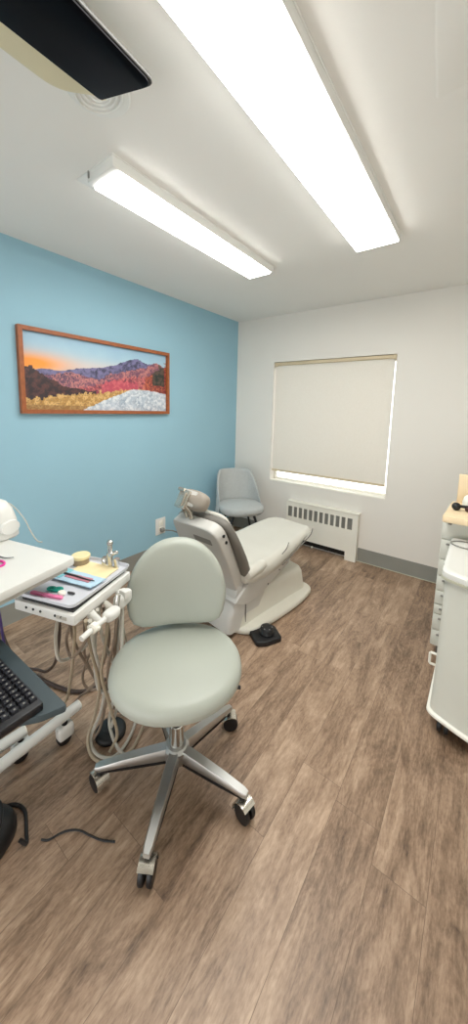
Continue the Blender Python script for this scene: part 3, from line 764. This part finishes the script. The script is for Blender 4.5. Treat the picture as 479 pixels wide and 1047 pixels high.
# holder rail and handpieces along the side
finish(tube(B(), [U_(-1.01, .56, .745), U_(-.985, .575, .715)], .014, 14, smooth=False), 'rail_bracket', M['white'], DU)
finish(tube(B(), [U_(-1.06, .70, .745), U_(-1.03, .71, .715)], .012, 14, smooth=False), 'rail_bracket', M['white'], DU)
hp = finish(tube(B(), [U_(-.945, .492, .718), U_(-.962, .55, .722), U_(-.976, .60, .722)], .0095, 12, smooth=False), 'handpiece', M['white'], DU)
bm = B(); lathe(bm, [(.012, -.012), (.017, -.008), (.017, .008), (.012, .012)], 14, axis(U_(-.960, .543, .722), U_(-.965, .56, .722)))
box(bm, -.022, .022, -.006, .006, -.005, .006, .003, 2, Matrix.Translation(U_(-.96, .543, .722)) @ Matrix.Rotation(.5, 4, 'Z'))
finish(bm, 'clamp', M['trimwhite'], hp)
bm = B(); pad(bm, ell(.022, .034, 24, 2.5), .035, .014, Matrix.Translation(U_(-.982, .622, .704)) @ Matrix.Rotation(.2, 4, 'Z'))
finish(bm, 'handpiece_holder', M['white'], DU)
bm = B(); lathe(bm, [(.014, 0), (.016, .01), (.016, .055), (.012, .06)], 16, axis(U_(-1.045, .632, .73), U_(-.99, .64, .71)))
finish(bm, 'suction_valve', M['hose_grey'], DU)
hp = finish(tube(B(), [U_(-.985, .635, .70), U_(-1.0, .655, .735), U_(-1.005, .665, .765)], .010, 12), 'handpiece', M['chrome'], DU)
bm = B(); pad(bm, ell(.022, .045, 24, 2.5), .05, .016, Matrix.Translation(U_(-1.035, .705, .695)) @ Matrix.Rotation(.35, 4, 'Z'))
box(bm, -.008, .03, -.012, .012, .03, .07, .006, 2, Matrix.Translation(U_(-1.035, .705, .69)))
finish(bm, 'handpiece_holder', M['white'], DU)
hp = finish(tube(B(), [U_(-1.19, .80, .745), U_(-1.165, .795, .74), U_(-1.145, .79, .736)], .007, 10), 'handpiece', M['white'], DU)
# chrome valve stand at the rear
bm = B(); V0 = U_(-1.17, .742, 0)
lathe(bm, [(.016, .778), (.016, .79), (.010, .795), (.010, .835), (.014, .838), (.014, .852), (.009, .856), (.009, .885), (.012, .888), (.012, .9), (.005, .905)], 16, Matrix.Translation(V0))
lathe(bm, [(.008, 0), (.008, .03), (.005, .033)], 12, axis((V0[0], V0[1], .845), (V0[0]+.08, V0[1]+.06, .875)))
finish(bm, 'chrome_valve', M['chrome'], DU)
finish(lathe(B(), [(.012, .778), (.012, .822), (.008, .828)], 14, Matrix.Translation((V0[0]-.028, V0[1]-.008, 0))), 'chrome_post', M['chrome'], DU)
bm = B(); lathe(bm, [(.010, .778), (.010, .815), (.012, .82), (.012, .83)], 14, Matrix.Translation((V0[0]+.026, V0[1]+.012, 0)))
finish(bm, 'chrome_post', M['chrome'], DU)
hoses = {
 'hose_tan': [
  [(-1.01, .507, .745), (-1.151, .571, .55), (-1.334, .644, .28), (-1.487, .689, .03), (-1.53, .665, .012)],
  [(-.983, .529, .745), (-1.14, .629, .5), (-1.201, .696, .27), (-1.226, .689, .13), (-1.221, .648, .04), (-1.154, .63, .015), (-1.083, .66, .012), (-1.058, .749, .012), (-1.104, .846, .012)],
  [(-1.026, .641, .705), (-1.12, .679, .5), (-1.168, .687, .34), (-1.168, .719, .18), (-1.134, .731, .05), (-1.11, .678, .025)],
 ],
 'hose_grey': [
  [(-.973, .537, .745), (-1.128, .638, .5), (-1.208, .719, .25), (-1.206, .704, .14), (-1.222, .66, .03), (-1.146, .645, .02), (-1.089, .682, .014), (-1.101, .761, .014), (-1.16, .845, .012), (-1.279, .906, .012)],
  [(-1.01, .586, .745), (-1.127, .676, .52), (-1.209, .786, .25), (-1.232, .779, .12), (-1.209, .742, .05), (-1.12, .712, .03), (-1.06, .717, .012), (-1.044, .749, .012)],
  [(-1.024, .664, .72), (-1.168, .802, .45), (-1.213, .857, .25), (-1.236, .898, .08), (-1.183, .925, .012)],
  [(-1.072, .483, .745), (-1.19, .523, .58), (-1.242, .56, .45), (-1.262, .641, .42), (-1.194, .656, .5), (-1.068, .619, .64), (-1.04, .61, .745)],
  [(-1.069, .72, .705), (-1.104, .731, .52), (-1.165, .748, .3), (-1.16, .751, .16), (-1.182, .734, .045)],
  [(-1.05, .60, .745), (-1.16, .66, .52), (-1.24, .70, .32), (-1.23, .71, .22), (-1.16, .72, .25), (-1.08, .72, .42), (-1.03, .70, .70)],
 ],
 'hose_brown': [
  [(-1.037, .498, .745), (-1.21, .608, .5), (-1.261, .701, .28), (-1.272, .774, .1), (-1.236, .82, .02), (-1.2, .898, .012)],
  [(-1.073, .624, .745), (-1.203, .687, .5), (-1.328, .692, .25), (-1.334, .725, .15), (-1.245, .76, .2), (-1.171, .743, .3), (-1.06, .70, .70)],
  [(-1.0, .66, .73), (-1.09, .70, .52), (-1.15, .71, .38), (-1.19, .72, .2), (-1.21, .70, .06), (-1.22, .66, .012)],
  [(-1.014, .611, .745), (-1.159, .722, .5), (-1.221, .734, .35), (-1.293, .722, .2), (-1.405, .715, .08), (-1.451, .703, .02)],
  [(-.996, .564, .745), (-1.079, .578, .6), (-1.222, .596, .45), (-1.24, .585, .52), (-1.022, .503, .745)],
  [(-1.12, .60, .745), (-1.24, .66, .5), (-1.35, .72, .3), (-1.38, .80, .1), (-1.36, .88, .012)],
 ]}
for k, L in hoses.items():
    for pts in L:
        finish(tube(B(), [U_(*p) for p in pts], .0066 if k != 'hose_brown' else .0058, 8), 'hose', M[k], DU)

# instrument tray and what lies on it
TRX = Vector((.228, .077)).normalized(); ang_t = math.atan2(TRX.y, TRX.x)
t = thing('instrument_tray', 'shallow pale plastic tray on top of the delivery unit', 'tray', (-1.168, .606, .787), ang_t)
TW, TL = .122, .157
ro = round_poly([(-TW, -TL), (TW, -TL), (TW, TL), (-TW, TL)], .025, 5)
def sc_(k, z): return [(x*k, y*(1-(1-k)*TW/TL), z) for x, y in ro]
finish(loft(B(), [sc_(.9, 0), sc_(.97, .003), sc_(1, .014), sc_(1.0, .017), sc_(.975, .0165), sc_(.955, .007), sc_(.93, .004)]), 'tray_pan', M['tray'], t)
TZ = .787+.0042
def on_tray(u, v, z=0):
    c, s = math.cos(ang_t), math.sin(ang_t); return (-1.168+c*u-s*v, .606+s*u+c*v, TZ+z)
def sheet(bm, pts, th, wav=.0, seed=0):
    """thin curling sheet over a quad"""
    n = 10; top = []
    a, b, c, d = [Vector(p) for p in pts]
    g0, g1 = [], []
    for i in range(n+1):
        r0, r1 = [], []
        for j in range(n+1):
            p = a.lerp(b, i/n).lerp(d.lerp(c, i/n), j/n); z = wav*(.5+.5*noise.noise(Vector((p.x*30, p.y*30, seed))))
            r0.append(bm.verts.new((p.x, p.y, z))); r1.append(bm.verts.new((p.x, p.y, z+th)))
        g0.append(r0); g1.append(r1)
    for i in range(n):
        for j in range(n):
            bm.faces.new((g0[i][j], g0[i][j+1], g0[i+1][j+1], g0[i+1][j])); bm.faces.new((g1[i][j], g1[i+1][j], g1[i+1][j+1], g1[i][j+1]))
    for i in range(n):
        for G0, G1, x, y in (((g0[i][0]), g0[i+1][0], g1[i+1][0], g1[i][0]), (g0[i][n], g0[i+1][n], g1[i+1][n], g1[i][n]), (g0[0][i], g0[0][i+1], g1[0][i+1], g1[0][i]), (g0[n][i], g0[n][i+1], g1[n][i+1], g1[n][i])):
            bm.faces.new((G0, G1, x, y))
    return bm
o = finish(sheet(B(), [(-.085, -.05), (.085, -.035), (.08, .07), (-.08, .075)], .002, .004, 2), 'paper_sheet', M['paper_yellow'])
o.location = on_tray(.005, .055); o.rotation_euler = (0, 0, ang_t); tag(o, 'pale yellow paper sheet on the tray', 'paper')
t = thing('sterile_pouch', 'clear blue and teal pouch with an instrument inside on the tray', 'pouch', on_tray(-.005, -.005, .0065), ang_t)
finish(sheet(B(), [(-.11, -.03), (.10, -.04), (.11, .03), (-.10, .045)], .003, .004, 4), 'pouch_film', M['pouch_blue'], t)
finish(sheet(B(), [(-.108, -.025), (-.055, -.025), (-.05, .04), (-.10, .042)], .0015, .003, 4), 'teal_end', M['pouch_teal'], t).location = (0, 0, .0042)
finish(sheet(B(), [(-.045, -.012), (.07, -.018), (.07, .010), (-.045, .014)], .0015, .003, 4), 'pink_strip', M['pinkdark'], t).location = (0, 0, .0045)
finish(tube(B(), [(-.06, .004, .010), (.0, .0, .0105), (.05, -.006, .0105), (.085, -.004, .0095)], .004, 8, r1=.002), 'instrument', M['steel'], t)
o = finish(pad(B(), round_poly([(-.066, -.006), (.066, -.006), (.066, .006), (-.066, .006)], .005, 4), .008, .0035), 'pink_toothbrush', M['pink'])
o.location = on_tray(-.02, -.125); o.rotation_euler = (0, 0, ang_t+.06); tag(o, 'pink stick along the near edge of the tray', 'toothbrush')
bm = B()
torus(bm, (-.014, 0, .006), .013, .0045, 18, 8, ry=.009); torus(bm, (.012, .003, .006), .012, .0045, 18, 8, ry=.008); box(bm, -.01, .02, -.012, -.005, 0, .01, .003)
o = finish(bm, 'teal_clip', M['teal']); o.location = on_tray(-.02, -.088); o.rotation_euler = (0, 0, ang_t+.15); tag(o, 'small teal plastic clip on the tray', 'clip')
bm = B(); pad(bm, ell(.016, .012, 18, 2.3), .012, .005)
o = finish(bm, 'cotton_roll', M['trimwhite']); o.location = on_tray(.022, -.100); tag(o, 'small white cotton lump beside the teal clip on the tray', 'cotton')
o = finish(tube(B(), [(-.012, -.004, .005), (0, .0, .006), (.012, .006, .005)], .004, 8), 'dark_tip', M['steel'])
o.location = on_tray(.05, -.088); tag(o, 'tiny dark metal tip on the tray beside the white cotton', 'instrument tip')
t = thing('round_jar', 'small round cream lidded jar behind the tray', 'jar', (-1.288, .682, .7785))
finish(lathe(B(), [(.030, 0), (.032, .004), (.032, .038), (.03, .04)], 28), 'jar_body', M['hose_tan'], t)
finish(lathe(B(), [(.034, .038), (.037, .040), (.037, .049), (.034, .052), (.01, .053)], 28), 'lid', M['skin_cream'], t)

# ---------------------------------------------------------------- floor things near the stool
t = thing('foot_disc', 'round black foot control disc on the floor under the hoses', 'foot control', (-1.20, .742, 0))
finish(lathe(B(), [(.062, 0), (.066, .004), (.066, .014), (.060, .022), (.050, .025), (.004, .027)], 32), 'disc', M['black'], t)
finish(lathe(B(), [(.030, .025), (.030, .030), (.002, .031)], 28), 'center_cap', M['black'], t)
t = thing('power_brick', 'black lumpy power supply with a looped cord on the floor', 'power supply', (-1.165, .255, 0), math.radians(25))
finish(loft(B(), [[(x*k, y*k, z) for x, y in ell(.075, .10, 28, 2.6)] for k, z in ((.93, 0), (1, .01), (1, .04), (.92, .065), (.7, .08), (.4, .086))]), 'housing', M['black'], t)
finish(tube(B(), [(.05, .01, .07), (.045, .03, .10), (.02, .055, .105), (-.01, .075, .09), (-.015, .08, .06)], .007, 8), 'handle_loop', M['black'], t)
o = finish(tube(B(), [(-1.085, .335, .03), (-1.075, .350, .008), (-1.108, .363, .006), (-1.176, .385, .006), (-1.226, .372, .006), (-1.26, .332, .006)], .006, 8), 'cord', M['cable_black'])
o.parent = t; o.matrix_parent_inverse = (Matrix.Translation((-1.165, .255, 0)) @ Matrix.Rotation(math.radians(25), 4, 'Z')).inverted()
o = finish(tube(B(), [(-1.05, .385, .004), (-1.03, .4, .004), (-1.015, .432, .006), (-.993, .454, .012), (-.967, .474, .011), (-.934, .49, .004), (-.892, .507, .003), (-.852, .532, .003)], .0032, 8), 'floor_cable', M['cable_black'])
tag(o, 'short thin black cable arching on the floor before the stool base', 'cable')
o = finish(tube(B(), [(-2.33, .70, .012), (-2.289, .692, .012), (-2.095, .662, .012), (-1.936, .663, .012), (-1.809, .667, .012), (-1.695, .691, .012), (-1.603, .717, .012), (-1.518, .753, .012), (-1.47, .815, .012), (-1.475, .89, .012)], .009, 8), 'power_cable', M['cable_brown'])
tag(o, 'long dark power cable snaking across the floor behind the hoses', 'cable')
finish(tube(B(), [U_(*p) for p in [(-1.2, .52, .742), (-1.24, .56, .62), (-1.34, .60, .45), (-1.533, .665, .22), (-1.72, .702, .05), (-1.80, .69, .026), (-1.85, .66, .026)]], .007, 8), 'hose', M['cable_brown'], DU)
finish(tube(B(), [W_(*p) for p in [(-1.50, .40, .85), (-1.55, .45, .68), (-1.60, .475, .55), (-1.66, .50, .42), (-1.78, .54, .22), (-1.95, .56, .03), (-2.05, .56, .008)]], .006, 8), 'cable', M['cable_purple'], WS)['label'] = 'purple cable'

# ---------------------------------------------------------------- cabinet under the maple counter, counter, cart
t = thing('drawer_cabinet', 'white drawer cabinet standing under the maple counter', 'cabinet', (.10, 2.35, 0))
CX, CY = .237, .17
finish(box(B(), -CX, CX, -CY+.018, .20, .08, .863, .004), 'carcass', M['offwhite'], t)
zs = [.085, .185, .285, .345, .43, .52, .62, .74, .86]
for k in range(len(zs)-1):
    d = finish(box(B(), -CX+.002, CX-.002, -CY, -CY+.018, zs[k]+.002, zs[k+1]-.002, .003), 'drawer', M['offwhite'], t)
    finish(box(B(), -CX+.028, -CX+.046, -CY-.010, -CY+.002, zs[k+1]-.030, zs[k+1]-.020, .003), 'pull', M['label_grey'], d)
finish(box(B(), -CX+.03, CX-.02, -CY+.05, .18, .0, .082, .003), 'plinth', M['taupe'], t)
t = thing('maple_counter', 'maple counter with an upright rear board against the side wall', 'counter', (.24, 2.28, 0))
finish(prism(B(), round_poly([(-.374, -.20), (.378, -.20), (.378, .205), (-.355, .205)], .012, 3), .865, .900, .004), 'counter_top', M['maple'], t)
finish(box(B(), -.333, .378, .185, .208, .9, 1.078, .004), 'rear_board', M['maple'], t)
# things on the counter
t = thing('black_handset', 'dark gadget with a black ball end lying on the maple counter', 'gadget', (-.083, 2.250, .9))
finish(lathe(B(), [(.003, 0), (.014, .004), (.021, .014), (.023, .024), (.020, .035), (.012, .043), (.003, .046)], 20), 'ball_end', M['black'], t)
finish(tube(B(), [(.015, .003, .026), (.05, .008, .026), (.085, .012, .022)], .009, 12), 'stem', M['black'], t)
finish(pad(B(), ell(.034, .02, 24, 2.4), .03, .012, Matrix.Translation((.075, .008, 0))), 'grip', M['redbrown'], t)
finish(pad(B(), ell(.022, .016, 20, 2.4), .02, .008, Matrix.Translation((.092, -.028, 0))), 'end_piece', M['black'], t)
o = finish(loft(B(), [[(x*k, y*k, z) for x, y in ell(.06, .045, 28, 2.2)] for k, z in ((.9, 0), (1, .01), (1, .04), (.9, .065), (.65, .08), (.3, .086))]), 'gauze_bundle', M['trimwhite'])
o.location = (.0, 2.345, .9); tag(o, 'rounded white bundle on the maple counter behind the dark gadget', 'bundle')

t = thing('rolling_cart', 'white cart with rounded top and dark casters beside the counter', 'cart', (.16, 1.88, 0))
def cart_ring(g, y_shift=0):
    pts = [(-.235-g, .27+g), (-.238-g, -.215-g), (-.10, -.27-g), (.05, -.295-g), (.20, -.27-g), (.26+g, -.20-g), (.26+g, .27+g)]
    return round_poly(pts, [.02, .035, .12, .12, .12, .05, .02], 6)
def loft2(levels): return [[(x, y, z) for x, y in cart_ring(g)] for g, z in levels]
finish(loft(B(), loft2([(.002, .09), (.0, .12), (-.003, .2), (-.004, .735)])), 'body', M['offwhite'], t)
finish(loft(B(), loft2([(-.006, .070), (.008, .072), (.013, .079), (.012, .088), (.004, .094), (-.006, .096)])), 'base_skirt', M['trimwhite'], t)
top = finish(loft(B(), loft2([(.000, .735), (.008, .738), (.010, .748), (.008, .764), (.000, .770), (-.012, .772), (-.02, .770)])), 'top', M['white'], t)
finish(loft(B(), loft2([(.004, .728), (.011, .731), (.011, .741), (.004, .744)])), 'edge_band', M['lip'], t)
for sx in (-.18, .19):
    for sy in (-.19, .21):
        bm = B(); lathe(bm, [(.012, .05), (.012, .078)], 12, Matrix.Translation((sx, sy, 0)))
        for s in (-1, 1): lathe(bm, [(.014, -.009), (.031, -.008), (.033, 0), (.031, .008), (.014, .009)], 22, Matrix.Translation((sx+s*.014, sy-.01, .033)) @ Matrix.Rotation(PI/2, 4, 'Y'))
        box(bm, -.03, .03, -.035, .025, .045, .076, .012, 3, Matrix.Translation((sx, sy, 0)))
        finish(bm, 'caster', M['black'], t)
finish(tube(B(), [(-.233, -.07, .275), (-.262, -.07, .275), (-.266, -.07, .27), (-.266, -.07, .222), (-.262, -.07, .217), (-.233, -.07, .217)], .006, 10, smooth=False), 'handle', M['trimwhite'], t)
o = finish(torus(B(), (0, 0, .0035), .085, .0032, 40, 8, ry=.055), 'wire_loop', M['label_grey'])
o.location = (.004, 2.045, .772); tag(o, 'thin grey wire loop lying on the white cart top', 'wire loop')
